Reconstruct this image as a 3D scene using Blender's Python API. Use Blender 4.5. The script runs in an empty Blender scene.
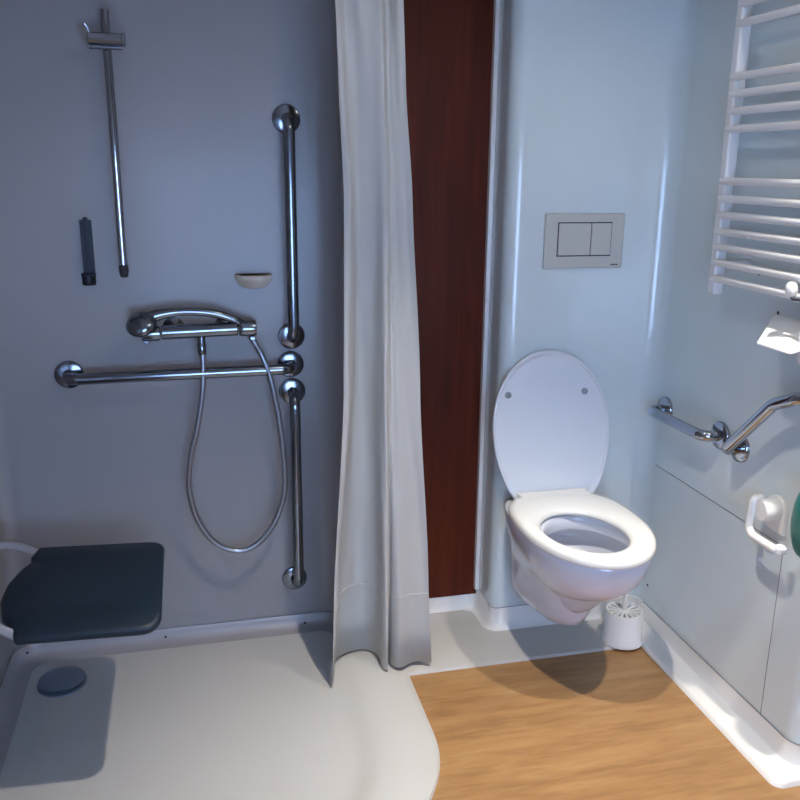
import bpy, bmesh, math, random
from mathutils import Vector, Matrix
PI = math.pi
random.seed(3)
sc = bpy.context.scene
COL = sc.collection

# ------------------------------------------------------------------ materials
def mat(name, color, rough=0.5, metal=0.0, coat=0.0, spec=0.5, bump=None, alpha=None, trans=0.0, sheen=0.0):
    m = bpy.data.materials.new(name); m.use_nodes = True
    nt = m.node_tree; b = nt.nodes['Principled BSDF']
    b.inputs['Base Color'].default_value = (*color, 1)
    b.inputs['Roughness'].default_value = rough
    b.inputs['Metallic'].default_value = metal
    b.inputs['Coat Weight'].default_value = coat
    b.inputs['Coat Roughness'].default_value = 0.06
    b.inputs['Specular IOR Level'].default_value = spec
    b.inputs['Transmission Weight'].default_value = trans
    tc = nt.nodes.new('ShaderNodeTexCoord')
    n = nt.nodes.new('ShaderNodeTexNoise'); n.inputs['Scale'].default_value = 6.0; n.inputs['Detail'].default_value = 3
    nt.links.new(tc.outputs['Object'], n.inputs['Vector'])
    mx = nt.nodes.new('ShaderNodeMix'); mx.data_type = 'RGBA'
    mx.inputs['A'].default_value = (*[c * 0.97 for c in color], 1)
    mx.inputs['B'].default_value = (*[min(1, c * 1.03) for c in color], 1)
    nt.links.new(n.outputs['Fac'], mx.inputs['Factor'])
    nt.links.new(mx.outputs['Result'], b.inputs['Base Color'])
    if bump:
        scale, strength, dist = bump
        n2 = nt.nodes.new('ShaderNodeTexNoise'); n2.inputs['Scale'].default_value = scale
        n2.inputs['Detail'].default_value = 4
        nt.links.new(tc.outputs['Object'], n2.inputs['Vector'])
        bp = nt.nodes.new('ShaderNodeBump'); bp.inputs['Strength'].default_value = strength
        bp.inputs['Distance'].default_value = dist
        nt.links.new(n2.outputs['Fac'], bp.inputs['Height'])
        nt.links.new(bp.outputs['Normal'], b.inputs['Normal'])
    return m

def wood(name, stops, stretch, scale, rough, coat, plank=None):
    m = bpy.data.materials.new(name); m.use_nodes = True
    nt = m.node_tree; b = nt.nodes['Principled BSDF']; L = nt.links.new
    tc = nt.nodes.new('ShaderNodeTexCoord')
    mp = nt.nodes.new('ShaderNodeMapping'); mp.inputs['Scale'].default_value = stretch
    L(tc.outputs['Object'], mp.inputs['Vector'])
    n = nt.nodes.new('ShaderNodeTexNoise'); n.inputs['Scale'].default_value = scale
    n.inputs['Detail'].default_value = 7; n.inputs['Roughness'].default_value = 0.6; n.inputs['Distortion'].default_value = 0.5
    L(mp.outputs['Vector'], n.inputs['Vector'])
    n3 = nt.nodes.new('ShaderNodeTexNoise'); n3.inputs['Scale'].default_value = scale * 0.3
    n3.inputs['Detail'].default_value = 3
    L(mp.outputs['Vector'], n3.inputs['Vector'])
    ad = nt.nodes.new('ShaderNodeMix'); ad.data_type = 'FLOAT'; ad.inputs['Factor'].default_value = 0.5
    L(n.outputs['Fac'], ad.inputs['A']); L(n3.outputs['Fac'], ad.inputs['B'])
    r = nt.nodes.new('ShaderNodeValToRGB')
    r.color_ramp.elements[0].position = stops[0][0]; r.color_ramp.elements[0].color = (*stops[0][1], 1)
    r.color_ramp.elements[1].position = stops[-1][0]; r.color_ramp.elements[1].color = (*stops[-1][1], 1)
    for p, c in stops[1:-1]:
        e = r.color_ramp.elements.new(p); e.color = (*c, 1)
    L(ad.outputs['Result'], r.inputs['Fac'])
    out = r.outputs['Color']
    if plank:
        br = nt.nodes.new('ShaderNodeTexBrick')
        br.inputs['Scale'].default_value = 1.0; br.inputs['Brick Width'].default_value = plank[0]
        br.inputs['Row Height'].default_value = plank[1]; br.inputs['Mortar Size'].default_value = 0.0006
        br.inputs['Color1'].default_value = (0.96, 0.96, 0.96, 1); br.inputs['Color2'].default_value = (1.03, 1.02, 1.0, 1)
        br.inputs['Mortar'].default_value = (0.88, 0.86, 0.84, 1)
        L(tc.outputs['Object'], br.inputs['Vector'])
        mm = nt.nodes.new('ShaderNodeMix'); mm.data_type = 'RGBA'; mm.blend_type = 'MULTIPLY'; mm.inputs['Factor'].default_value = 1
        L(out, mm.inputs['A']); L(br.outputs['Color'], mm.inputs['B'])
        out = mm.outputs['Result']
    L(out, b.inputs['Base Color'])
    b.inputs['Roughness'].default_value = rough
    b.inputs['Coat Weight'].default_value = coat; b.inputs['Coat Roughness'].default_value = 0.25
    bp = nt.nodes.new('ShaderNodeBump'); bp.inputs['Strength'].default_value = 0.08; bp.inputs['Distance'].default_value = 0.002
    L(n.outputs['Fac'], bp.inputs['Height']); L(bp.outputs['Normal'], b.inputs['Normal'])
    return m

M = {}
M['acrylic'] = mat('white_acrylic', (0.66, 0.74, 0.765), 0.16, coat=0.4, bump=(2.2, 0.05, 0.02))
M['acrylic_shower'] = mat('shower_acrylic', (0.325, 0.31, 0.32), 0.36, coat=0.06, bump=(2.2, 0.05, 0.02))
M['tray'] = mat('tray_white', (0.545, 0.53, 0.505), 0.42, coat=0.05, bump=(420, 0.08, 0.001))
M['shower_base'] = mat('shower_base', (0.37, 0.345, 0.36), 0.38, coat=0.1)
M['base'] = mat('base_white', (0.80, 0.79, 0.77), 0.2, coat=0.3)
M['ceil'] = mat('ceiling_white', (0.75, 0.75, 0.74), 0.8)
M['plaster'] = mat('plaster_wall', (0.55, 0.56, 0.58), 0.8)
M['seam'] = mat('seam_dark', (0.16, 0.17, 0.2), 0.7)
M['floor'] = wood('floor_oak', [(0.28, (0.235, 0.115, 0.043)), (0.5, (0.37, 0.20, 0.080)), (0.74, (0.48, 0.29, 0.130))], (1.6, 11.0, 1.0), 4.6, 0.42, 0.12, plank=(1.25, 0.19))
M['redwood'] = wood('red_brown_wood', [(0.3, (0.030, 0.006, 0.002)), (0.5, (0.080, 0.013, 0.005)), (0.72, (0.128, 0.024, 0.009))], (9.0, 9.0, 0.6), 3.2, 0.5, 0.0)
M['redwood'].node_tree.nodes['Principled BSDF'].inputs['Specular IOR Level'].default_value = 0.2
M['chrome'] = mat('chrome', (0.40, 0.43, 0.49), 0.08, metal=1.0)
M['chrome_dull'] = mat('chrome_brushed', (0.24, 0.27, 0.32), 0.18, metal=1.0)
M['hose'] = mat('hose_metal', (0.32, 0.34, 0.38), 0.35, metal=0.85)
M['ceramic'] = mat('ceramic_white', (0.70, 0.73, 0.84), 0.10, coat=0.4)
M['seat'] = mat('seat_plastic', (0.83, 0.82, 0.79), 0.22, coat=0.2)
M['lid'] = mat('lid_plastic', (0.70, 0.74, 0.81), 0.2, coat=0.2)
M['bumper'] = mat('bumper_grey', (0.26, 0.28, 0.33), 0.6)
M['plate'] = mat('plate_matt_grey', (0.55, 0.55, 0.52), 0.42)
M['dark'] = mat('dark_mark', (0.03, 0.035, 0.05), 0.6)
M['curtain'] = mat('curtain_fabric', (0.60, 0.595, 0.575), 0.85, bump=(160, 0.1, 0.002))
M['seatblue'] = mat('dark_blue_plastic', (0.004, 0.016, 0.032), 0.5, coat=0.05)
M['bracket'] = mat('dark_bracket', (0.010, 0.016, 0.035), 0.5)
M['soap'] = mat('soap_dish_cream', (0.74, 0.66, 0.56), 0.35)
M['rad'] = mat('radiator_white', (0.80, 0.80, 0.81), 0.3, coat=0.15)
M['whiteplastic'] = mat('white_plastic', (0.82, 0.81, 0.79), 0.3, coat=0.1)
M['paperwhite'] = mat('bright_white', (0.93, 0.93, 0.92), 0.35)
M['teal'] = mat('teal_plastic', (0.010, 0.15, 0.125), 0.28, coat=0.3)
M['drain'] = mat('drain_metal', (0.22, 0.29, 0.38), 0.35, metal=0.6)
M['armwhite'] = mat('arm_grey_white', (0.40, 0.38, 0.40), 0.35)
# curtain: let a little light through the cloth
nt = M['curtain'].node_tree
pb = nt.nodes['Principled BSDF']; mo = nt.nodes['Material Output']
tr = nt.nodes.new('ShaderNodeBsdfTranslucent'); tr.inputs['Color'].default_value = (0.7, 0.7, 0.7, 1)
ms = nt.nodes.new('ShaderNodeMixShader'); ms.inputs[0].default_value = 0.18
nt.links.new(pb.outputs[0], ms.inputs[1]); nt.links.new(tr.outputs[0], ms.inputs[2]); nt.links.new(ms.outputs[0], mo.inputs['Surface'])
def emission(name, color, strength):
    m = bpy.data.materials.new(name); m.use_nodes = True
    b = m.node_tree.nodes['Principled BSDF']
    b.inputs['Base Color'].default_value = (0.8, 0.8, 0.8, 1)
    b.inputs['Emission Color'].default_value = (*color, 1); b.inputs['Emission Strength'].default_value = strength
    return m
M['lampglow'] = emission('lamp_glow', (1.0, 0.86, 0.68), 14)
M['glass'] = mat('window_glass', (0.9, 0.95, 1.0), 0.02, trans=1.0)
# bowl water
M['water'] = mat('bowl_water', (0.62, 0.64, 0.62), 0.03, coat=0.2)

# ------------------------------------------------------------------ object helpers
def origin_of(p):
    v = Vector((0, 0, 0))
    while p is not None:
        v += p.location; p = p.parent
    return v

def obj(name, bm, m, parent=None, loc=None, smooth=35, bevel=None, subsurf=0, solid=None):
    """World-coordinate bmesh -> ONE mesh object, optionally parented (origin at loc or parent's)."""
    o_world = Vector(loc) if loc is not None else origin_of(parent)
    bmesh.ops.recalc_face_normals(bm, faces=bm.faces)
    bmesh.ops.translate(bm, verts=bm.verts, vec=-o_world)
    me = bpy.data.meshes.new(name); bm.to_mesh(me); bm.free()
    me.materials.append(m)
    for p in me.polygons: p.use_smooth = smooth is not None
    if smooth is not None and smooth < 180: me.set_sharp_from_angle(angle=math.radians(smooth))
    o = bpy.data.objects.new(name, me); COL.objects.link(o)
    if parent is not None:
        o.parent = parent; o.location = o_world - origin_of(parent)
    else:
        o.location = o_world
    if solid:
        s = o.modifiers.new('solid', 'SOLIDIFY'); s.thickness = solid; s.offset = 0
    if bevel:
        b = o.modifiers.new('bevel', 'BEVEL'); b.width = bevel[0]; b.segments = bevel[1]; b.limit_method = 'ANGLE'
        b.angle_limit = math.radians(40)
        b.harden_normals = False
    if subsurf:
        s = o.modifiers.new('sub', 'SUBSURF'); s.levels = subsurf; s.render_levels = subsurf
    return o

def tag(o, label=None, cat=None, group=None, kind=None):
    if label: o['label'] = label
    if cat: o['category'] = cat
    if group: o['group'] = group
    if kind: o['kind'] = kind
    return o

def thing(name, label, cat, loc=(0, 0, 0), group=None):
    o = bpy.data.objects.new(name, None); COL.objects.link(o); o.location = loc
    o.empty_display_size = 0.05
    return tag(o, label, cat, group)

def struct(name, bm, m, parent=None, **k):
    o = obj(name, bm, m, parent, **k)
    o['kind'] = 'structure'
    return o

def box(bm, x0, x1, y0, y1, z0, z1):
    vs = [bm.verts.new((x, y, z)) for z in (z0, z1) for y in (y0, y1) for x in (x0, x1)]
    for f in ((0, 2, 3, 1), (4, 5, 7, 6), (0, 1, 5, 4), (2, 6, 7, 3), (0, 4, 6, 2), (1, 3, 7, 5)):
        bm.faces.new([vs[i] for i in f])
    return vs

def loft(bm, rings, close=True, cap0=True, cap1=True):
    rows = [[bm.verts.new(p) for p in r] for r in rings]
    n = len(rows[0])
    for a, b in zip(rows, rows[1:]):
        for i in range(n if close else n - 1):
            j = (i + 1) % n
            bm.faces.new((a[i], a[j], b[j], b[i]))
    if cap0: bm.faces.new(rows[0][::-1])
    if cap1: bm.faces.new(rows[-1])
    return rows

def smooth_path(pts, n=8, closed=False):
    P = [Vector(p) for p in pts]; out = []
    for i in range(len(P) - 1):
        p0 = P[max(i - 1, 0)]; p1 = P[i]; p2 = P[i + 1]; p3 = P[min(i + 2, len(P) - 1)]
        for k in range(n):
            t = k / n
            out.append(0.5 * ((2 * p1) + (p2 - p0) * t + (2 * p0 - 5 * p1 + 4 * p2 - p3) * t * t + (3 * p1 - p0 - 3 * p2 + p3) * t ** 3))
    out.append(P[-1]); return out

def fillet(pts, r, n=7):
    """Polyline with rounded inner corners (r a number or list per inner corner)."""
    P = [Vector(p) for p in pts]; out = [P[0]]
    for i in range(1, len(P) - 1):
        rr = r[i - 1] if isinstance(r, (list, tuple)) else r
        a = (P[i - 1] - P[i]); b = (P[i + 1] - P[i]); la, lb = a.length, b.length; a.normalize(); b.normalize()
        ang = a.angle(b)
        if rr <= 0 or ang > PI - 0.02: out.append(P[i]); continue
        d = min(rr / math.tan(ang / 2), 0.49 * la, 0.49 * lb); rr = d * math.tan(ang / 2)
        c = P[i] + (a + b).normalized() * (rr / math.sin(ang / 2))
        s = P[i] + a * d; e = P[i] + b * d
        u = s - c; w = e - c; th = u.angle(w)
        for k in range(n + 1):
            t = k / n
            out.append(c + (u * math.sin((1 - t) * th) + w * math.sin(t * th)) / math.sin(th))
    out.append(P[-1]); return out

def tube(bm, pts, r, seg=16, caps=True):
    P = [Vector(p) for p in pts]; n = len(P)
    rad = r if isinstance(r, (list, tuple)) else [r] * n
    T = []
    for i in range(n):
        t = (P[min(i + 1, n - 1)] - P[max(i - 1, 0)]).normalized(); T.append(t)
    ref = Vector((0, 0, 1)) if abs(T[0].z) < 0.9 else Vector((0, 1, 0))
    u = T[0].cross(ref).normalized()
    rings = []
    for i in range(n):
        u = (u - T[i] * u.dot(T[i])).normalized(); v = T[i].cross(u)
        rings.append([P[i] + (u * math.cos(2 * PI * k / seg) + v * math.sin(2 * PI * k / seg)) * rad[i] for k in range(seg)])
    loft(bm, rings, cap0=caps, cap1=caps)

def lathe(bm, prof, c, axis=(0, 0, 1), seg=32, sx=1.0, sy=1.0):
    """prof: (radius, height) list, revolved round axis at c."""
    ax = Vector(axis).normalized(); q = Vector((0, 0, 1)).rotation_difference(ax); c = Vector(c)
    rings = []
    for r, h in prof:
        r = max(r, 1e-5)
        rings.append([c + q @ Vector((r * sx * math.cos(2 * PI * k / seg), r * sy * math.sin(2 * PI * k / seg), h)) for k in range(seg)])
    loft(bm, rings)

def B(): return bmesh.new()

def ribbon(path, z0, z1, t, zs=None):
    """Solid wall: path of (x,y) on the visible face, thickness t to the LEFT of travel."""
    bm = B(); P = [Vector((p[0], p[1])) for p in path]; n = len(P); off = []
    for i in range(n):
        d1 = (P[i] - P[i - 1]).normalized() if i else (P[1] - P[0]).normalized()
        d2 = (P[i + 1] - P[i]).normalized() if i < n - 1 else d1
        d = (d1 + d2).normalized(); nn = Vector((-d.y, d.x)); k = max(0.5, d.dot(d1))
        off.append(P[i] + nn * t / k)
    a0 = [bm.verts.new((p.x, p.y, z0)) for p in P]; a1 = [bm.verts.new((p.x, p.y, z1)) for p in P]
    b0 = [bm.verts.new((p.x, p.y, z0)) for p in off]; b1 = [bm.verts.new((p.x, p.y, z1)) for p in off]
    for i in range(n - 1):
        bm.faces.new((a0[i], a0[i + 1], a1[i + 1], a1[i])); bm.faces.new((b0[i + 1], b0[i], b1[i], b1[i + 1]))
        bm.faces.new((a1[i], a1[i + 1], b1[i + 1], b1[i])); bm.faces.new((a0[i + 1], a0[i], b0[i], b0[i + 1]))
    bm.faces.new((a0[0], a1[0], b1[0], b0[0])); bm.faces.new((a0[-1], b0[-1], b1[-1], a1[-1]))
    return bm

def v2(path): return [(p[0], p[1], 0) for p in path]

def skirt(path, foot, prof, zs=None):
    """Base strip lofted between wall line `path` and floor line `foot`; prof = (f, z)."""
    bm = B()
    rings = []
    for f, z in prof:
        rings.append([(p[0] + (q[0] - p[0]) * f, p[1] + (q[1] - p[1]) * f, max(0.0075, z * zs(p)) if zs else z) for p, q in zip(path, foot)])
    loft(bm, rings, close=False, cap0=False, cap1=False)
    return bm

H = 2.25          # ceiling
# ------------------------------------------------------------------ room shell
X0, X1, YF, YB = -0.60, 2.35, -0.40, 2.58
bm = B(); box(bm, X0 - 0.1, X1 + 0.1, YF - 0.1, YB + 0.1, -0.08, 0.0)
struct('floor', bm, M['floor'], smooth=None)
bm = B(); box(bm, X0 - 0.1, X1 + 0.1, YF - 0.1, YB + 0.1, H, H + 0.08)
struct('ceiling', bm, M['ceil'], smooth=None)

wl = B(); box(wl, X0 - 0.08, X0, YF, 2.48, 0.0, H)
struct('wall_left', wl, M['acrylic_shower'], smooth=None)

p = fillet(v2([(X0, 2.48), (X0, YB), (0.43, YB), (0.43, 2.42)]), [0.07, 0.11], 10)
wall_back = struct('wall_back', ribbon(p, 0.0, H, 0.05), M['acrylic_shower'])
# column face behind the toilet, rounded left edge, and the toilet corner
p = fillet(v2([(0.906, 2.60), (0.906, 2.42), (1.30, 2.42)]), [0.045], 10)
wall_toilet = struct('wall_toilet', ribbon(p, 0.0, H, 0.03), M['acrylic'])
wp = fillet(v2([(1.30, 2.42), (1.43, 2.42), (1.43, 1.58), (X1, 1.58)]), [0.055, 0.05], 10)
wall_right = struct('wall_right', ribbon(wp, 0.0, H, 0.05), M['acrylic'])
bm = B(); box(bm, X1, X1 + 0.08, YF, 1.63, 0, H); struct('wall_side', bm, M['plaster'], smooth=None)
# front wall (behind the camera) with a window and a door
WX0, WX1, WZ0, WZ1 = -0.30, 0.95, 0.40, 1.60
bm = B()
box(bm, X0, WX0, YF - 0.1, YF, 0, H); box(bm, WX1, X1, YF - 0.1, YF, 0, H)
box(bm, WX0, WX1, YF - 0.1, YF, 0, WZ0); box(bm, WX0, WX1, YF - 0.1, YF, WZ1, H)
struct('wall_front', bm, M['plaster'], smooth=None)
bm = B()
for a in ((WX0, WX0 + 0.05, WZ0, WZ1), (WX1 - 0.05, WX1, WZ0, WZ1), (WX0 + 0.05, WX1 - 0.05, WZ0, WZ0 + 0.05), (WX0 + 0.05, WX1 - 0.05, WZ1 - 0.05, WZ1), (0.31, 0.35, WZ0 + 0.05, WZ1 - 0.05)):
    box(bm, a[0], a[1], YF - 0.07, YF - 0.02, a[2], a[3])
win = struct('window_1', bm, M['whiteplastic'], smooth=None)
for a, b_ in ((WX0 + 0.05, 0.31), (0.35, WX1 - 0.05)):
    bm = B(); box(bm, a, b_, YF - 0.048, YF - 0.042, WZ0 + 0.05, WZ1 - 0.05)
    struct('window_pane', bm, M['glass'], win, smooth=None)
bm = B(); box(bm, 1.40, 2.2, YF + 0.001, YF + 0.04, 0.001, 2.05)
door = struct('door_1', bm, M['redwood'], smooth=None)
bm = B(); tube(bm, fillet([(1.48, YF + 0.04, 1.0), (1.48, YF + 0.09, 1.0), (1.60, YF + 0.09, 1.0)], 0.015), 0.009)
obj('door_handle', bm, M['chrome'], door)

# ---- thin panel joints on the right wall and tiny dark screws
def seam(parent, x0, x1, y0, y1, z0, z1):
    bm = B(); box(bm, x0, x1, y0, y1, z0, z1)
    o = obj('panel_joint', bm, M['seam'], parent, smooth=None); o['kind'] = 'structure'
seam(wall_right, 1.4292, 1.4302, 1.728, 2.365, 0.5685, 0.5705)
seam(wall_right, 1.4292, 1.4302, 1.7265, 1.728, 0.078, 0.5705)
def screw(parent, c, ax, r=0.004, m='dark'):
    bm = B(); lathe(bm, [(r, -0.001), (r, 0.001), (r * 0.6, 0.0018)], c, ax, 12)
    o = obj('screw', bm, M[m], parent); o['kind'] = 'structure'
screw(wall_right, (1.43, 2.345, 0.148), (-1, 0, 0), 0.0045)
screw(wall_right, (1.43, 1.955, 1.235), (-1, 0, 0), 0.003)
screw(wall_right, (1.43, 1.855, 1.244), (-1, 0, 0), 0.0045)
screw(wall_right, (1.43, 1.862, 1.150), (-1, 0, 0), 0.0045)

# ---- base strips (coved)
n_ = 10
path = fillet(v2([(0.40, YB), (0.906, YB), (0.906, 2.42), (1.30, 2.42)]), [0.03, 0.05], n_)
foot = fillet(v2([(0.40, YB - 0.022), (0.882, YB - 0.022), (0.882, 2.398), (1.30, 2.398)]), [0.035, 0.05], n_)
path = [Vector((q.x, q.y - 0.0015, 0)) for q in path]
struct('baseboard_back', skirt(path, foot, [(0, 0.082), (0.06, 0.080), (0.12, 0.040), (0.3, 0.022), (0.6, 0.012), (1, 0.0075)], lambda p: 0.058 / 0.082 if p[1] > 2.565 else 1.0), M['base'])
path = fillet(v2([(1.30, 2.4185), (1.4285, 2.4185), (1.4285, 1.5785), (X1, 1.5785)]), [0.05, 0.052], n_)
foot = fillet(v2([(1.30, 2.398), (1.350, 2.398), (1.350, 1.540), (X1, 1.540)]), [0.02, 0.03], n_)
struct('baseboard_right', skirt(path, foot, [(0, 0.078), (0.03, 0.077), (0.055, 0.034), (0.11, 0.023), (0.22, 0.0185), (0.86, 0.0135), (0.95, 0.009), (1, 0.0)]), M['base'])
path = fillet(v2([(X0 + 0.0015, 1.0), (X0 + 0.0015, YB - 0.0015), (0.4285, YB - 0.0015), (0.4285, 2.42)]), [0.07, 0.11], n_)
foot = fillet(v2([(X0 + 0.06, 1.0), (X0 + 0.06, YB - 0.052), (0.39, YB - 0.052), (0.39, 2.42)]), [0.06, 0.10], n_)
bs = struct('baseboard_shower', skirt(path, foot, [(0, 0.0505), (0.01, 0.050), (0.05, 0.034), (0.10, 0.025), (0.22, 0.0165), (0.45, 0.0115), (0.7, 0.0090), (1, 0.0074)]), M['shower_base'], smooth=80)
for c in ((-0.148, 2.5675, 0.027), (-0.562, 2.556, 0.032), (0.302, 2.5675, 0.022)):
    screw(bs, c, (0, -1, 0.3), 0.0042)
bm = B()
tube(bm, [(q.x, q.y, 0.0505) for q in path], 0.0013, 6)
o = obj('panel_joint', bm, M['seam'], bs); o['kind'] = 'structure'
bm = B()
pp = fillet(v2([(0.906, 2.46), (0.906, 2.4195), (1.425, 2.4195)]), [0.045], n_)
tube(bm, [(q.x, q.y - 0.001, 0.0826) for q in pp], 0.0011, 6)
o = obj('panel_joint', bm, M['seam'], bpy.data.objects['baseboard_back']); o['kind'] = 'structure'
bm = B()
pp = fillet(v2([(1.4275, 2.36), (1.4275, 1.5775), (1.9, 1.5775)]), [0.05], n_)
tube(bm, [(q.x, q.y, 0.0786) for q in pp], 0.0011, 6)
o = obj('panel_joint', bm, M['seam'], bpy.data.objects['baseboard_right']); o['kind'] = 'structure'

# ---- dark wood panel and thin light trim between shower and toilet column
bm = B(); box(bm, 0.485, 0.903, 2.575, 2.60, 0.058, H - 0.001)
tag(obj('wood_panel', bm, M['redwood'], smooth=None, loc=(0.69, 2.59, 0.058)), 'tall dark red-brown wood panel between the shower curtain and the toilet wall', 'wood panel')
bm = B(); box(bm, 0.8925, 0.9055, 2.556, 2.5748, 0.083, H - 0.001)
struct('trim_1', bm, M['base'], smooth=None)

# ------------------------------------------------------------------ shower tray
def xe(y):           # right edge of the white floor
    if y >= 1.95: return 0.572 - 0.004 * (2.23 - y)
    t = 1.95 - y
    return 0.571 - 0.9 * t * t - 1.2 * t ** 3
def sst(t): t = max(0, min(1, t)); return t * t * (3 - 2 * t)
bm = B()
NX = 46
def tray_z(x, y, e):
    d = e - x
    z = 0.0045 + 0.019 * sst((0.225 - d) / 0.075) * (1 - 0.8 * sst((0.10 - d) / 0.10))
    return z + (0.0075 - z) * sst((y - 2.30) / 0.18)
ys = [1.30 + (2.228 - 1.30) * i / 44 for i in range(45)]
rows = []
for y in ys + [2.28, 2.33, 2.38, 2.43, 2.48, 2.555]:
    e = max(xe(min(y, 2.228)), -0.55)
    rows.append([bm.verts.new((X0 + 0.03 + (e - X0 - 0.03) * i / NX, y, tray_z(X0 + 0.03 + (e - X0 - 0.03) * i / NX, y, e))) for i in range(NX + 1)])
for a, b in zip(rows, rows[1:]):
    for i in range(NX): bm.faces.new((a[i], a[i + 1], b[i + 1], b[i]))
low = [bm.verts.new((r[-1].co.x + 0.004, r[-1].co.y, 0.0)) for r in rows[:45]]
for k in range(44): bm.faces.new((rows[k][-1], low[k], low[k + 1], rows[k + 1][-1]))
# strip behind the wood floor
xs = [0.60 + (1.415 - 0.60) * i / 30 for i in range(31)]
prev = None
for k in range(44, 51):
    y = rows[k][0].co.y; z = rows[k][-1].co.z
    cur = [rows[k][-1]] + [bm.verts.new((x, y, z)) for x in xs]
    if prev:
        for i in range(31): bm.faces.new((prev[i], prev[i + 1], cur[i + 1], cur[i]))
    else:
        lw = [low[44 - 0] if False else bm.verts.new((v.co.x, 2.224, 0.0)) for v in cur]
        for i in range(31): bm.faces.new((lw[i], lw[i + 1], cur[i + 1], cur[i]))
    prev = cur
tag(obj('shower_tray', bm, M['tray'], loc=(0, 2.0, 0), smooth=60), 'white moulded shower floor with curved edge beside the wood floor', 'shower tray')

# drain
t = thing('floor_drain', 'round grey domed drain cover in the shower floor below the seat', 'drain', (-0.443, 2.405, 0.005))
bm = B(); lathe(bm, [(0.070, 0.0), (0.070, 0.005), (0.062, 0.007), (0.055, 0.004)], (-0.443, 2.405, 0.004), seg=40)
obj('ring', bm, M['drain'], t)
bm = B(); lathe(bm, [(0.050, 0.0), (0.050, 0.012), (0.064, 0.013), (0.065, 0.016), (0.058, 0.020), (0.04, 0.0235), (0.02, 0.025), (0.004, 0.0245), (0.0, 0.0245)], (-0.443, 2.405, 0.006), seg=40)
obj('cap', bm, M['drain'], t)

# ------------------------------------------------------------------ grab bars
def flange(parent, c, ax, r=0.041, m='chrome'):
    bm = B(); lathe(bm, [(r, 0.0005), (r, 0.006), (r * 0.94, 0.010), (r * 0.7, 0.0135), (0.0, 0.0145)], c, ax, 36)
    return obj('flange', bm, M[m], parent)
def grab(name, label, pts, r, ax, loc, m='chrome'):
    t = thing(name, label, 'grab bar', loc)
    bm = B(); tube(bm, fillet(pts, 0.042, 9), r, 20)
    obj('tube', bm, M[m], t)
    flange(t, pts[0], ax, m=m); flange(t, pts[-1], ax, m=m)
    return t
yw = YB
grab('grab_bar', 'long vertical chrome grab bar, upper one in the shower corner', [(0.281, yw, 1.625), (0.281, yw - 0.07, 1.622), (0.281, yw - 0.07, 1.0), (0.281, yw, 0.996)], 0.0165, (0, -1, 0), (0.281, yw, 1.0), 'chrome_dull')
grab('grab_bar', 'vertical chrome grab bar, lower one in the shower corner', [(0.279, yw, 0.822), (0.279, yw - 0.07, 0.818), (0.279, yw - 0.07, 0.19), (0.272, yw, 0.186)], 0.0165, (0, -1, 0), (0.279, yw, 0.19), 'chrome_dull')
grab('grab_bar', 'horizontal chrome grab bar across the shower wall below the mixer', [(-0.366, yw, 0.905), (-0.366, yw - 0.07, 0.905), (0.276, yw - 0.07, 0.908), (0.276, yw, 0.908)], 0.0165, (0, -1, 0), (-0.05, yw, 0.9), 'chrome_dull')
xw = 1.43
grab('grab_bar', 'short level chrome grab bar on the white wall right of the toilet', [(xw, 2.335, 0.765), (1.372, 2.335, 0.765), (1.372, 2.035, 0.772), (xw, 2.035, 0.772)], 0.0160, (-1, 0, 0), (xw, 2.2, 0.78))
grab('grab_bar', 'sloping chrome grab bar rising to the right edge beside the toilet', [(xw, 1.945, 0.765), (1.368, 1.93, 0.765), (1.368, 1.755, 0.943), (1.368, 1.66, 0.985), (xw, 1.655, 0.985)], 0.0160, (-1, 0, 0), (xw, 1.8, 0.8))

# ------------------------------------------------------------------ shower rail
t = thing('shower_rail', 'slim vertical chrome shower rail with sliding holder on the shower wall', 'shower rail', (-0.189, YB, 1.2))
bm = B(); tube(bm, [(-0.189, 2.528, 1.883), (-0.189, 2.528, 1.215)], 0.0112, 20)
obj('rail', bm, M['chrome'], t)
bm = B(); tube(bm, [(-0.189, YB, 1.858), (-0.189, 2.528, 1.858)], 0.009, 16); obj('bracket', bm, M['chrome'], t)
bm = B(); tube(bm, [(-0.189, YB, 1.228), (-0.189, 2.528, 1.228)], 0.009, 16); obj('bracket', bm, M['chrome'], t)
bm = B(); tube(bm, [(-0.189, 2.528, 1.224), (-0.189, 2.528, 1.205), (-0.1885, 2.522, 1.192)], [0.0125, 0.0125, 0.010], 20)
tag(obj('end_cap', bm, M['dark'], t), 'dark end cap at the foot of the rail')
sl = B(); tube(sl, [(-0.234, 2.508, 1.809), (-0.148, 2.508, 1.809)], 0.0165, 24)
box(sl, -0.206, -0.172, 2.505, 2.545, 1.795, 1.826)
s_ = obj('slider', sl, M['chrome'], t, bevel=(0.002, 2))
bm = B(); tube(bm, [(-0.222, 2.505, 1.80), (-0.232, 2.50, 1.836), (-0.238, 2.497, 1.844)], [0.004, 0.003, 0.002], 10); obj('lever', bm, M['chrome'], s_)
bm = B(); lathe(bm, [(0.017, 0), (0.018, 0.004), (0.018, 0.006), (0.015, 0.008), (0, 0.0085)], (-0.148, 2.508, 1.809), (1, 0, 0), 24); obj('knob', bm, M['chrome'], s_)
bm = B(); tube(bm, [(-0.231, 2.502, 1.789), (-0.150, 2.502, 1.789)], 0.006, 12); obj('clamp', bm, M['chrome_dull'], s_)

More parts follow.
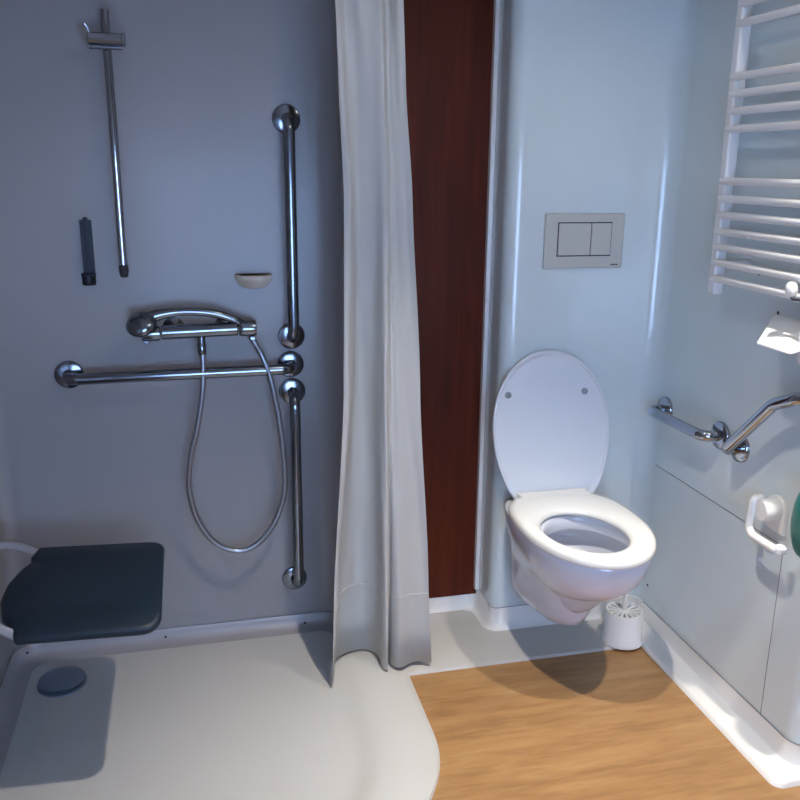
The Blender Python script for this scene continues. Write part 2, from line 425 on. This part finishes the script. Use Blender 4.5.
# dark slotted bracket
t = thing('wall_bracket', 'short dark slotted bracket on the shower wall left of the rail', 'bracket', (-0.290, YB, 1.17))
bm = B()
for x0, x1 in ((-0.303, -0.294), (-0.282, -0.273)): box(bm, x0 + 0.003, x1 + 0.003, 2.560, 2.5795, 1.195, 1.345)
box(bm, -0.2915, -0.2785, 2.560, 2.5795, 1.195, 1.212); box(bm, -0.2915, -0.2785, 2.560, 2.5795, 1.330, 1.345)
box(bm, -0.2915, -0.2785, 2.572, 2.5795, 1.212, 1.330)
obj('plate', bm, M['bracket'], t, smooth=None)
bm = B(); lathe(bm, [(0.007, 0), (0.006, 0.006), (0.0, 0.009)], (-0.285, 2.568, 1.345), (0, 0, 1), 16); obj('tip', bm, M['bracket'], t)
bm = B(); lathe(bm, [(0.017, 0), (0.0185, 0.003), (0.0185, 0.024), (0.020, 0.026), (0.020, 0.032), (0.012, 0.033), (0, 0.033)], (-0.287, 2.558, 1.166), (0, 0, 1), 28); obj('cup', bm, M['bracket'], t)

# ------------------------------------------------------------------ mixer
t = thing('shower_mixer', 'chrome bar shower mixer on the shower wall above the grab bar', 'mixer tap', (0.012, YB, 1.03))
ym = 2.508; z1, z2 = 1.031, 1.036
bm = B(); lathe(bm, [(0.0, 0.0), (0.018, 0.0), (0.0205, 0.003), (0.0205, 0.213), (0.018, 0.216), (0, 0.216)], (-0.098, ym, 1.032), (1, 0, 0.02), 32)
obj('body', bm, M['chrome_dull'], t)
for x, d in ((-0.152, 0.052), (0.121, 0.052)):
    bm = B(); lathe(bm, [(0.0, 0.0), (0.019, 0.0), (0.021, 0.003), (0.0225, 0.012), (0.0225, d - 0.01), (0.021, d - 0.002), (0.0, d)], (x, ym, 1.031 + 0.02 * (x + 0.098)), (1, 0, 0.02), 28)
    k = obj('knob', bm, M['chrome_dull'], t)
    bm = B()
    xx = x + (0.004 if x < 0 else 0.03); box(bm, xx, xx + 0.016, ym - 0.010, ym + 0.006, 1.002, 1.014); obj('stop_button', bm, M['chrome_dull'], k, bevel=(0.002, 2))
for x in (-0.065, 0.085):
    bm = B(); lathe(bm, [(0.032, 0.0005), (0.031, 0.008), (0.022, 0.012), (0.014, 0.016), (0.014, 0.06), (0, 0.061)], (x, YB, 1.033), (0, -1, 0), 28)
    obj('wall_union', bm, M['chrome_dull'], t)
bm = B(); lathe(bm, [(0.011, 0), (0.011, 0.02), (0, 0.02)], (0.013, ym, 0.998), (0, 0, 1), 20); obj('outlet', bm, M['chrome_dull'], t)

# ------------------------------------------------------------------ hand shower lying on the mixer, with its hose
t = thing('hand_shower', 'chrome hand shower lying on top of the mixer with a looped metal hose', 'hand shower', (-0.145, 2.50, 1.06))
bm = B()
lathe(bm, [(0.0, -0.016), (0.030, -0.015), (0.041, -0.009), (0.044, 0.0), (0.043, 0.006), (0.036, 0.015), (0.022, 0.021), (0.0, 0.023)], (-0.150, 2.490, 1.061), (-0.25, -0.55, 0.80), 36)
obj('head', bm, M['chrome_dull'], t)
bm = B()
hp = smooth_path([(-0.140, 2.502, 1.070), (-0.105, 2.504, 1.083), (-0.055, 2.505, 1.090), (0.0, 2.505, 1.090), (0.055, 2.506, 1.082), (0.105, 2.509, 1.064), (0.135, 2.514, 1.045)], 6)
tube(bm, hp, [0.020 - 0.008 * min(1, i / 12) + 0.001 * max(0, (i - 20) / 16) for i in range(len(hp))], 18)
obj('handle', bm, M['chrome_dull'], t)
bm = B()
hz = [(0.135, 2.514, 1.046), (0.148, 2.516, 1.025), (0.166, 2.512, 0.99), (0.184, 2.503, 0.955), (0.207, 2.50, 0.884), (0.229, 2.50, 0.755), (0.242, 2.50, 0.592), (0.234, 2.50, 0.497), (0.200, 2.50, 0.412), (0.146, 2.50, 0.352), (0.085, 2.50, 0.337), (0.022, 2.50, 0.372), (-0.026, 2.50, 0.452), (-0.046, 2.50, 0.55), (-0.039, 2.50, 0.64), (-0.011, 2.50, 0.753), (0.009, 2.50, 0.860), (0.0135, 2.505, 0.945), (0.013, 2.508, 0.985)]
tube(bm, smooth_path(hz, 8), 0.0086, 14)
obj('hose', bm, M['hose'], t)
bm = B(); lathe(bm, [(0.0085, 0), (0.012, 0.012), (0.0125, 0.016), (0.0125, 0.036), (0.010, 0.040), (0, 0.040)], (0.013, 2.508, 0.958), (0, 0, 1), 20); obj('hose_nut', bm, M['chrome_dull'], t)

# soap dish
bm = B()
rings = []
for zz, sxx, syy in ((1.144, 0.016, 0.018), (1.147, 0.030, 0.034), (1.155, 0.043, 0.050), (1.166, 0.050, 0.060), (1.172, 0.0525, 0.064), (1.178, 0.0545, 0.067), (1.184, 0.054, 0.066), (1.187, 0.051, 0.062), (1.1865, 0.047, 0.056), (1.183, 0.043, 0.050), (1.182, 0.030, 0.034)):
    rings.append([(0.173 + sxx * math.cos(PI + PI * k / 30), 2.579 + syy * math.sin(PI + PI * k / 30), zz) for k in range(31)])
loft(bm, rings)
tag(obj('soap_dish', bm, M['soap'], loc=(0.173, YB, 1.16)), 'small cream half-round soap dish on the shower wall above the mixer', 'soap dish')

# ------------------------------------------------------------------ folding shower seat on the left wall
t = thing('shower_bench', 'dark blue folding shower seat fixed to the left shower wall', 'shower seat', (X0, 2.07, 0.47))
def seat_outline():
    main = [(-0.452, 2.335), (-0.118, 2.305), (-0.116, 1.862), (-0.440, 1.878), (-0.446, 1.915), (-0.478, 1.955), (-0.496, 2.04), (-0.496, 2.12), (-0.478, 2.20), (-0.455, 2.25), (-0.464, 2.275)]
    P = main
    pts = [(x, y, 0) for x, y in P]
    out = fillet(pts + [pts[0]], [0.045, 0.045, 0.012, 0.015, 0.08, 0.2, 0.2, 0.2, 0.02, 0.01], 8)
    return out[:-1]
ol = seat_outline()
cx = -0.30; cy = 2.07
bm = B(); rings = []
def zdrop(y): return -0.018 * sst((1.935 - y) / 0.07)
for ins, z in ((0.010, 0.456), (0.002, 0.459), (0.0, 0.463), (0.0, 0.472), (0.003, 0.478), (0.010, 0.481)):
    rings.append([(x + (cx - x) * ins / 0.18, y + (cy - y) * ins / 0.25, z + zdrop(y)) for x, y, _ in ol])
rw = loft(bm, rings, cap0=True, cap1=False)
last = rings[-1]; inner = []
for f in (0.72, 0.4):
    inner.append([(x + (cx - x) * (1 - f), y + (cy - y) * (1 - f), 0.481 + zdrop(y + (cy - y) * (1 - f)) - 0.002 * (1 - f)) for x, y, _ in last])
prev = rw[-1]
for rr in inner:
    cur = [bm.verts.new(p_) for p_ in rr]
    for i in range(len(cur)):
        j = (i + 1) % len(cur); bm.faces.new((prev[i], prev[j], cur[j], cur[i]))
    prev = cur
bm.faces.new(prev)
obj('seat_pad', bm, M['seatblue'], t, smooth=50)
for y, n0 in ((2.352, 0), (1.93, 1)):
    bm = B()
    pts_ = smooth_path([(X0, y, 0.455), (-0.575, y, 0.480), (-0.54, y, 0.487), (-0.50, y - 0.005, 0.478), (-0.46, y - 0.02, 0.462), (-0.40, y - 0.04, 0.440)], 6)
    tube(bm, pts_, 0.0115, 14); obj('arm', bm, M['armwhite'], t)
bm = B(); box(bm, X0 + 0.0005, X0 + 0.02, 1.88, 2.40, 0.41, 0.47); obj('wall_plate', bm, M['armwhite'], t, bevel=(0.006, 3))

# ------------------------------------------------------------------ shower curtain + rail
ZT = 2.125
# plan control points of the folds at three heights (x, y)
keys = [
 (0.020, [(0.336, 2.195), (0.344, 2.230), (0.360, 2.310), (0.402, 2.352), (0.456, 2.360), (0.496, 2.318), (0.496, 2.245), (0.508, 2.230), (0.516, 2.262), (0.520, 2.300), (0.528, 2.255), (0.548, 2.238), (0.590, 2.256), (0.626, 2.256), (0.651, 2.244)]),
 (0.290, [(0.343, 2.200), (0.360, 2.226), (0.372, 2.285), (0.410, 2.335), (0.456, 2.340), (0.488, 2.300), (0.494, 2.240), (0.504, 2.224), (0.514, 2.240), (0.520, 2.262), (0.528, 2.240), (0.548, 2.230), (0.582, 2.244), (0.612, 2.246), (0.634, 2.236)]),
 (0.900, [(0.378, 2.208), (0.392, 2.212), (0.406, 2.240), (0.422, 2.285), (0.446, 2.300), (0.470, 2.280), (0.484, 2.232), (0.494, 2.214), (0.503, 2.218), (0.510, 2.230), (0.520, 2.232), (0.536, 2.232), (0.556, 2.236), (0.578, 2.236), (0.597, 2.228)]),
 (1.420, [(0.383, 2.212), (0.398, 2.208), (0.410, 2.226), (0.426, 2.240), (0.448, 2.232), (0.470, 2.222), (0.486, 2.206), (0.497, 2.204), (0.503, 2.222), (0.510, 2.246), (0.522, 2.250), (0.534, 2.248), (0.546, 2.246), (0.558, 2.246), (0.570, 2.238)]),
 (1.700, [(0.372, 2.214), (0.384, 2.214), (0.398, 2.232), (0.416, 2.236), (0.434, 2.226), (0.456, 2.216), (0.474, 2.204), (0.486, 2.206), (0.494, 2.228), (0.500, 2.254), (0.510, 2.260), (0.520, 2.256), (0.530, 2.250), (0.540, 2.246), (0.549, 2.240)]),
 (ZT,    [(0.356, 2.212), (0.366, 2.236), (0.382, 2.244), (0.398, 2.214), (0.414, 2.200), (0.430, 2.226), (0.446, 2.236), (0.460, 2.206), (0.472, 2.198), (0.482, 2.226), (0.492, 2.242), (0.502, 2.226), (0.510, 2.206), (0.520, 2.212), (0.528, 2.236)]),
]
curves = [(z, smooth_path([(x, y, 0) for x, y in pl], 9)) for z, pl in keys]
def cpt(j, z):
    for (za, a), (zb, b) in zip(curves, curves[1:]):
        if z <= zb or zb == ZT:
            f = (z - za) / (zb - za); f = max(0, min(1, f)); f = f * 0.55 + sst(f) * 0.45
            return a[j].lerp(b[j], f)
NJ = len(curves[0][1])
def hem_z(z, j):            # cloth hangs a little higher where it runs back
    return z
def strip(zl, push=0.0):
    bm = B(); rows = []
    for z in zl:
        row = []
        for j in range(NJ):
            p_ = cpt(j, z); w = 0.002 * math.sin(j * 0.35 + z * 9) * (0.3 + 0.7 * sst((1.9 - z)))
            row.append(bm.verts.new((p_.x, p_.y + w - push, z)))
        rows.append(row)
    for a, b in zip(rows, rows[1:]):
        for i in range(NJ - 1): bm.faces.new((a[i], a[i + 1], b[i + 1], b[i]))
    return bm
t = thing('shower_curtain', 'off-white fabric shower curtain hanging in folds beside the wood panel', 'shower curtain', (0.49, 2.24, 0.02))
obj('cloth', strip([0.028 + (ZT - 0.028) * i / 70 for i in range(71)]), M['curtain'], t, smooth=180, solid=0.0012)
obj('hem', strip([0.026, 0.14, 0.262, 0.264], 0.0014), M['curtain'], t, smooth=180, solid=0.0018)
t = thing('curtain_rail', 'white curtain rail under the ceiling carrying the shower curtain', 'curtain rail', (0.1, 2.22, 2.15))
bm = B(); tube(bm, fillet([(X0, 2.222, 2.150), (0.56, 2.222, 2.150), (0.56, 2.222, H)], 0.03), 0.0125, 18); obj('rod', bm, M['whiteplastic'], t)
bm = B(); lathe(bm, [(0.028, 0), (0.028, 0.006), (0, 0.008)], (X0 + 0.0005, 2.222, 2.150), (1, 0, 0), 24); obj('rosette', bm, M['whiteplastic'], t)
for x in [0.36 + 0.024 * i for i in range(7)]:
    bm = B()
    tube(bm, [(x, 2.222 + 0.018 * math.sin(a * 2 * PI / 24), 2.146 + 0.021 * math.cos(a * 2 * PI / 24)) for a in range(25)], 0.002, 8)
    obj('ring', bm, M['whiteplastic'], t)

# ------------------------------------------------------------------ toilet
TX = 1.062
t = thing('toilet', 'white wall-hung toilet with its lid raised against the wall', 'toilet', (TX, 2.42, 0.15))
def egg(z, yf, hw, yb=2.4195, yc=2.13, n=72, eb=3.4, ef=2.05, x0=None, wb=None):
    out = []; x0 = TX if x0 is None else x0
    for k in range(n):
        a = 2 * PI * k / n; s, c = math.sin(a), math.cos(a)
        if s < 0: L_ = yc - yf; e = ef
        else: L_ = yb - yc; e = eb
        x = hw * math.copysign(abs(c) ** (2 / e), c); y = L_ * math.copysign(abs(s) ** (2 / e), s)
        if wb: x *= 1 + (wb / hw - 1) * sst((yc + y - 2.15) / 0.25)
        out.append((x0 + x, yc + y, z))
    return out
def ell(z, yc, hw, hl, n=72):
    return [(TX + hw * math.cos(2 * PI * k / n), yc + hl * math.sin(2 * PI * k / n), z) for k in range(n)]
bm = B()
rings = [egg(0.150, 2.185, 0.036, yb=2.36, yc=2.26, wb=0.05), egg(0.155, 2.150, 0.058, yb=2.40, yc=2.24, wb=0.085), egg(0.168, 2.124, 0.070, yc=2.23, wb=0.112), egg(0.20, 2.105, 0.077, yc=2.22, wb=0.128), egg(0.245, 2.085, 0.082, yc=2.20, wb=0.136), egg(0.285, 2.058, 0.090, yc=2.18, wb=0.141),
         egg(0.307, 2.026, 0.103, yc=2.16, wb=0.144), egg(0.325, 1.978, 0.120, yc=2.14, wb=0.148), egg(0.35, 1.935, 0.137, wb=0.152), egg(0.385, 1.897, 0.155), egg(0.42, 1.875, 0.168), egg(0.45, 1.863, 0.175), egg(0.472, 1.859, 0.177), egg(0.481, 1.863, 0.175)]
inn = [ell(0.483, 2.065, 0.130, 0.164), ell(0.478, 2.065, 0.124, 0.158), ell(0.440, 2.065, 0.122, 0.156), ell(0.436, 2.065, 0.126, 0.160), ell(0.440, 2.100, 0.146, 0.186), ell(0.40, 2.100, 0.144, 0.184), ell(0.375, 2.10, 0.130, 0.172), ell(0.358, 2.085, 0.108, 0.145), ell(0.335, 2.09, 0.085, 0.115), ell(0.29, 2.11, 0.068, 0.09), ell(0.25, 2.13, 0.055, 0.07), ell(0.22, 2.14, 0.03, 0.04)]
loft(bm, rings + inn)
obj('bowl', bm, M['ceramic'], t, smooth=60)
bm = B(); loft(bm, [ell(0.308, 2.102, 0.076, 0.102), ell(0.310, 2.102, 0.077, 0.103)]); obj('water', bm, M['water'], t)
# seat ring
def ringsec(f, z):    # f: 0 outer -> 1 inner hole
    o_ = egg(0, 1.846, 0.185, x0=TX - 0.004, yb=2.362, yc=2.115, eb=3.0, ef=2.0)
    i_ = [(TX - 0.020 + 0.117 * math.cos(2 * PI * k / 72), 2.064 + 0.150 * math.sin(2 * PI * k / 72), 0) for k in range(72)]
    return [(a[0] + (b[0] - a[0]) * f, a[1] + (b[1] - a[1]) * f, z) for a, b in zip(o_, i_)]
bm = B()
loft(bm, [ringsec(*q) for q in ((0.10, 0.4845), (0.02, 0.487), (0.0, 0.492), (0.0, 0.500), (0.05, 0.508), (0.2, 0.5125), (0.5, 0.5135), (0.75, 0.512), (0.92, 0.507), (1.0, 0.499), (1.0, 0.491), (0.93, 0.4845), (0.10, 0.4845))], cap0=False, cap1=False)
bmesh.ops.remove_doubles(bm, verts=bm.verts, dist=1e-5)
seat_o = obj('seat', bm, M['seat'], t, smooth=80)
bm = B(); box(bm, TX - 0.108, TX + 0.120, 2.300, 2.362, 0.4845, 0.5128)
obj('seat_back', bm, M['seat'], seat_o, bevel=(0.008, 4))
# lid (leans back): local frame u (x), v (up the lid)
def lidp(x, s, off=0.0):    # s height above hinge along lid
    y = 2.366 + s * 0.085; z = 0.492 + s * 0.9964
    return (TX - 0.011 + x + 0.030 * (1 - s / 0.467), y - off * 0.9964, z + off * 0.085)
def lid_outline(g=1.0):
    hw = 0.196; mid = 0.215; up = 0.252; half = []
    for k in range(25):                       # top to widest point
        a = PI / 2 * (1 - k / 24)
        half.append((hw * math.cos(a) ** (2 / 2.05), mid + up * math.sin(a) ** (2 / 2.05)))
    for k in range(1, 15):                    # taper down to the hinge
        v = 0.222 * k / 14
        half.append((hw * math.sqrt(1 - (v / 0.305) ** 2), mid - v))
    xb = half[-1][0]
    half += [(xb - 0.008, mid - 0.230), (xb - 0.03, mid - 0.233)]
    pts = half + [(-x, s_) for x, s_ in half[::-1] if x > 1e-6]
    return [(x * g, mid + (s_ - mid) * g) for x, s_ in pts]
bm = B()
rings = []
for g, off in ((0.90, -0.014), (0.97, -0.012), (0.995, -0.006), (1.0, 0.002), (0.993, 0.007), (0.975, 0.0085), (0.955, 0.006), (0.945, 0.001), (0.90, 0.0)):
    rings.append([lidp(x, s, off) for x, s in lid_outline(g)])
loft(bm, rings)
lid = obj('lid', bm, M['lid'], t, smooth=60)
for x in (-0.1415, 0.1125):
    bm = B(); lathe(bm, [(0.010, -0.001), (0.0095, 0.006), (0.007, 0.008), (0, 0.0085)], lidp(x + 0.002, 0.332), (0, -0.9964, 0.085), 20)
    tag(obj('bumper', bm, M['bumper'], lid), 'small grey rubber bumper on the inside of the lid')
for x in (-0.085, 0.085):
    bm = B(); tube(bm, [(TX + 0.01 + x - 0.03, 2.372, 0.497), (TX + 0.01 + x + 0.03, 2.372, 0.497)], 0.0125, 16); obj('hinge', bm, M['seat'], t)

# flush plate
t = thing('flush_plate', 'grey dual-button flush plate on the wall above the toilet', 'flush plate', (1.149, 2.42, 1.285))
bm = B()
vs = box(bm, 1.0205, 1.2775, 2.4095, 2.4205, 1.204, 1.367)
obj('plate', bm, M['plate'], t, bevel=(0.004, 3))
bm = B(); box(bm, 1.0605, 1.2355, 2.4085, 2.4096, 1.2405, 1.3415); tag(obj('button_gap', bm, M['dark'], t, smooth=None), 'thin dark gap around the two buttons')
bm = B(); box(bm, 1.063, 1.1665, 2.4050, 2.4090, 1.2440, 1.3385); obj('button', bm, M['plate'], t, bevel=(0.0015, 2))
bm = B(); box(bm, 1.1690, 1.2330, 2.4050, 2.4090, 1.2440, 1.3385); obj('button', bm, M['plate'], t, bevel=(0.0015, 2))
bm = B()
for i in range(4): box(bm, 1.2395 + i * 0.0062, 1.2395 + i * 0.0062 + 0.0050, 2.4088, 2.4096, 1.2125, 1.2165)
tag(obj('maker_mark', bm, M['dark'], t, smooth=None), 'tiny dark maker mark in the lower right corner')

# ------------------------------------------------------------------ towel radiator
t = thing('towel_radiator', 'white ladder towel radiator high on the wall right of the toilet', 'radiator', (1.36, 1.8, 1.17))
XR = 1.362
for y in (2.045, 1.555):
    bm = B()
    box(bm, XR - 0.012, XR + 0.020, y - 0.014, y + 0.014, 1.173, 2.14)
    obj('upright', bm, M['rad'], t, bevel=(0.006, 4))
for z in (2.10, 2.06, 2.02, 1.937, 1.894, 1.848, 1.723, 1.682, 1.640, 1.597, 1.468, 1.424, 1.382, 1.340, 1.300, 1.259, 1.217):
    bm = B()
    tube(bm, [(XR - 0.006, 2.0495, z), (XR - 0.006, 1.552, z)], 0.0098, 16)
    obj('rail', bm, M['rad'], t)
for y in (2.0, 1.60):
    for z in (1.26, 2.04):
        bm = B(); tube(bm, [(XR + 0.0, y, z), (1.43, y, z)], 0.009, 12); obj('wall_bracket', bm, M['rad'], t)
bm = B(); lathe(bm, [(0.0, 0.0), (0.009, 0.0), (0.0120, 0.005), (0.0140, 0.013), (0.0138, 0.021), (0.011, 0.028), (0.006, 0.032), (0, 0.033)], (1.335, 1.700, 1.219), (-0.15, 0, 1), 28)
k = obj('valve_knob', bm, M['whiteplastic'], t)
bm = B(); tube(bm, fillet([(1.335, 1.700, 1.222), (1.335, 1.690, 1.212), (1.345, 1.650, 1.215)], 0.006), 0.006, 14); obj('valve_body', bm, M['chrome'], t)
bm = B(); tube(bm, fillet([(1.345, 1.655, 1.21), (1.345, 1.652, 1.07), (1.43, 1.652, 1.06)], 0.02), 0.0105, 16); obj('supply_pipe', bm, M['rad'], t)

# sloping white shelf below the radiator
t = thing('wall_shelf', 'small sloping white shelf under the towel radiator at the right edge', 'shelf', (1.43, 1.8, 1.12))
bm = B()
P4 = [(1.300, 1.756), (1.300, 1.634), (1.405, 1.590), (1.405, 1.842)]
zf = lambda x: 1.100 + (x - 1.300) / 0.105 * 0.052
out_ = fillet([(x, y, 0) for x, y in P4 + [P4[0]]], [0.014, 0.014, 0.006], 6)[:-1]
loft(bm, [[(x, y, zf(x) - 0.005) for x, y, _ in out_], [(x, y, zf(x)) for x, y, _ in out_]])
obj('shelf_plate', bm, M['paperwhite'], t, bevel=(0.0012, 2))
bm = B(); box(bm, 1.400, 1.4300, 1.640, 1.80, 1.120, 1.146); obj('back_plate', bm, M['whiteplastic'], t, bevel=(0.003, 3))

# toilet roll holder
t = thing('paper_holder', 'empty white plastic toilet roll holder on the right wall below the grab bar', 'toilet roll holder', (1.43, 1.78, 0.6))
bm = B()
o_ = fillet([(0, y, z) for y, z in ((1.725, 0.60), (1.805, 0.60), (1.805, 0.695), (1.725, 0.695), (1.725, 0.60))], [0.03, 0.045, 0.045], 8)[:-1]
loft(bm, [[(1.4295, p_.y, p_.z) for p_ in o_], [(1.422, p_.y, p_.z) for p_ in o_], [(1.419, 1.765 + (p_.y - 1.765) * 0.95, 0.648 + (p_.z - 0.648) * 0.95) for p_ in o_]])
obj('back_plate', bm, M['whiteplastic'], t)
bm = B(); lathe(bm, [(0.029, 0), (0.0285, 0.043), (0.026, 0.048), (0, 0.049)], (1.423, 1.762, 0.660), (-1, 0.02, 0), 32); obj('pivot', bm, M['whiteplastic'], t)
bm = B()
tube(bm, fillet([(1.395, 1.790, 0.682), (1.372, 1.790, 0.682), (1.367, 1.790, 0.588), (1.367, 1.682, 0.590), (1.378, 1.678, 0.590)], [0.012, 0.025, 0.010], 8), 0.0105, 16)
obj('arm', bm, M['whiteplastic'], t)
bm = B(); lathe(bm, [(0.0, 0), (0.013, 0.001), (0.015, 0.006), (0.015, 0.016), (0.010, 0.021), (0, 0.022)], (1.378, 1.676, 0.580), (0, 0, 1), 20); obj('end_knob', bm, M['whiteplastic'], t)

# teal dispenser at the right edge
bm = B(); rings = []
for k in range(15):
    a = -PI / 2 + PI * k / 14
    sc_ = max(0.05, abs(math.cos(a)) ** 0.55); z = 0.702 + 0.094 * math.sin(a)
    rings.append([(1.384 + 0.045 * sc_ * math.copysign(abs(math.cos(b)) ** 0.7, math.cos(b)), 1.577 + 0.052 * sc_ * math.copysign(abs(math.sin(b)) ** 0.7, math.sin(b)), z) for b in [2 * PI * q / 40 for q in range(40)]])
loft(bm, rings)
tag(obj('wall_dispenser', bm, M['teal'], loc=(1.42, 1.583, 0.58), smooth=80), 'teal green rounded wall dispenser cut by the right frame edge', 'dispenser')

# toilet brush
bx_, by_ = 1.303, 2.262
t = thing('toilet_brush', 'white toilet brush in a tapered pot in the corner behind the toilet', 'toilet brush', (bx_, by_, 0.007))
bm = B(); lathe(bm, [(0.0, 0.0), (0.066, 0.0), (0.069, 0.004), (0.068, 0.012), (0.0655, 0.016), (0.0595, 0.104), (0.0575, 0.110), (0.0535, 0.110), (0.0525, 0.100), (0.0, 0.098)], (bx_, by_, 0.0075), seg=48)
pot = obj('pot', bm, M['whiteplastic'], t)
bm = B(); lathe(bm, [(0.0, 0.0), (0.052, 0.0), (0.052, 0.0012), (0.0, 0.0012)], (bx_, by_, 0.1066), seg=40)
tag(obj('slots', bm, M['bumper'], pot), 'dark gaps between the spokes of the lid')
bm = B()
for k in range(14):
    a = 2 * PI * k / 14; d = Vector((math.cos(a), math.sin(a), 0)); n = Vector((-d.y, d.x, 0))
    c0 = Vector((bx_, by_, 0.109))
    q = [c0 + d * 0.012 - n * 0.0022, c0 + d * 0.0535 - n * 0.0058, c0 + d * 0.0535 + n * 0.0058, c0 + d * 0.012 + n * 0.0022]
    loft(bm, [q, [p_ + Vector((0, 0, 0.004)) for p_ in q]])
lathe(bm, [(0.0, 0), (0.018, 0), (0.018, 0.0045), (0.008, 0.008), (0, 0.008)], (bx_, by_, 0.109), seg=24)
obj('lid', bm, M['whiteplastic'], pot, smooth=30)
bm = B(); tube(bm, [(bx_, by_, 0.116), (bx_, by_, 0.18), (bx_ + 0.001, by_, 0.30), (bx_ + 0.001, by_, 0.37)], [0.0075, 0.0065, 0.0085, 0.0075], 16); obj('handle', bm, M['whiteplastic'], t)

# ------------------------------------------------------------------ lights
def downlight(x, y, label, power, spot_deg, color, blend=0.6):
    t = thing('ceiling_light', label, 'ceiling light', (x, y, H), 'recessed ceiling lights')
    bm = B(); lathe(bm, [(0.055, 0.0), (0.055, 0.004), (0.042, 0.010), (0.040, 0.004), (0.036, 0.001)], (x, y, H - 0.0005), (0, 0, -1), 36); obj('bezel', bm, M['whiteplastic'], t)
    bm = B(); lathe(bm, [(0.0, 0.0), (0.036, 0.0), (0.036, 0.0015), (0, 0.0015)], (x, y, H - 0.0012), (0, 0, -1), 32); obj('lamp', bm, M['lampglow'], t)
    l = bpy.data.lights.new('ceiling_spot', 'SPOT'); l.energy = power; l.color = color
    l.spot_size = math.radians(spot_deg); l.spot_blend = blend; l.shadow_soft_size = 0.022
    lo = bpy.data.objects.new('ceiling_spot', l); COL.objects.link(lo); lo.location = (x, y, H - 0.02)
    l = bpy.data.lights.new('ceiling_spill', 'SPOT'); l.energy = power * 0.055; l.color = color
    l.spot_size = math.radians(165); l.spot_blend = 0.5; l.shadow_soft_size = 0.022
    lo = bpy.data.objects.new('ceiling_spill', l); COL.objects.link(lo); lo.location = (x, y, H - 0.02)
L1 = (0.565, 1.49); L2 = (1.25, 1.27)
downlight(*L1, 'round recessed ceiling light over the shower entrance', 112, 80, (1.0, 0.93, 0.82), 1.0)
downlight(*L2, 'round recessed ceiling light over the wood floor beside the toilet', 112, 80, (1.0, 0.93, 0.82), 1.0)
# daylight through the window behind the camera
a = bpy.data.lights.new('window_daylight', 'AREA'); a.shape = 'RECTANGLE'; a.size = WX1 - WX0; a.size_y = WZ1 - WZ0
a.energy = 47; a.color = (0.43, 0.62, 1.0)
ao = bpy.data.objects.new('window_daylight', a); COL.objects.link(ao)
ao.location = ((WX0 + WX1) / 2, YF - 0.13, (WZ0 + WZ1) / 2)
ao.rotation_euler = (PI / 2, 0, 0)   # faces +Y
w = bpy.data.worlds.new('World'); sc.world = w; w.use_nodes = True
bg = w.node_tree.nodes['Background']; bg.inputs[0].default_value = (0.45, 0.62, 1.0, 1); bg.inputs[1].default_value = 1.0

# ------------------------------------------------------------------ camera
pitch, yaw, roll = [math.radians(v) for v in (15.31, -13.6, -0.56)]
cy_, sy_, cp, sp = math.cos(yaw), math.sin(yaw), math.cos(pitch), math.sin(pitch)
fwd = Vector((-sy_ * cp, cy_ * cp, -sp)); right = Vector((cy_, sy_, 0)); down = fwd.cross(right)
r2 = right * math.cos(roll) + down * math.sin(roll); d2 = -right * math.sin(roll) + down * math.cos(roll)
cam = bpy.data.cameras.new('camera'); cam.sensor_width = 36; cam.lens = 36 * 857 / 800; cam.clip_start = 0.02
co = bpy.data.objects.new('camera', cam); COL.objects.link(co)
mw = Matrix.Identity(4)
for i in range(3):
    mw[i][0] = r2[i]; mw[i][1] = -d2[i]; mw[i][2] = -fwd[i]
mw[2][3] = 1.5
co.matrix_world = mw
sc.camera = co
vs_ = sc.view_settings
vs_.view_transform = 'Standard'; vs_.look = 'None'; vs_.gamma = 1; vs_.exposure = 0.22; vs_.use_curve_mapping = False
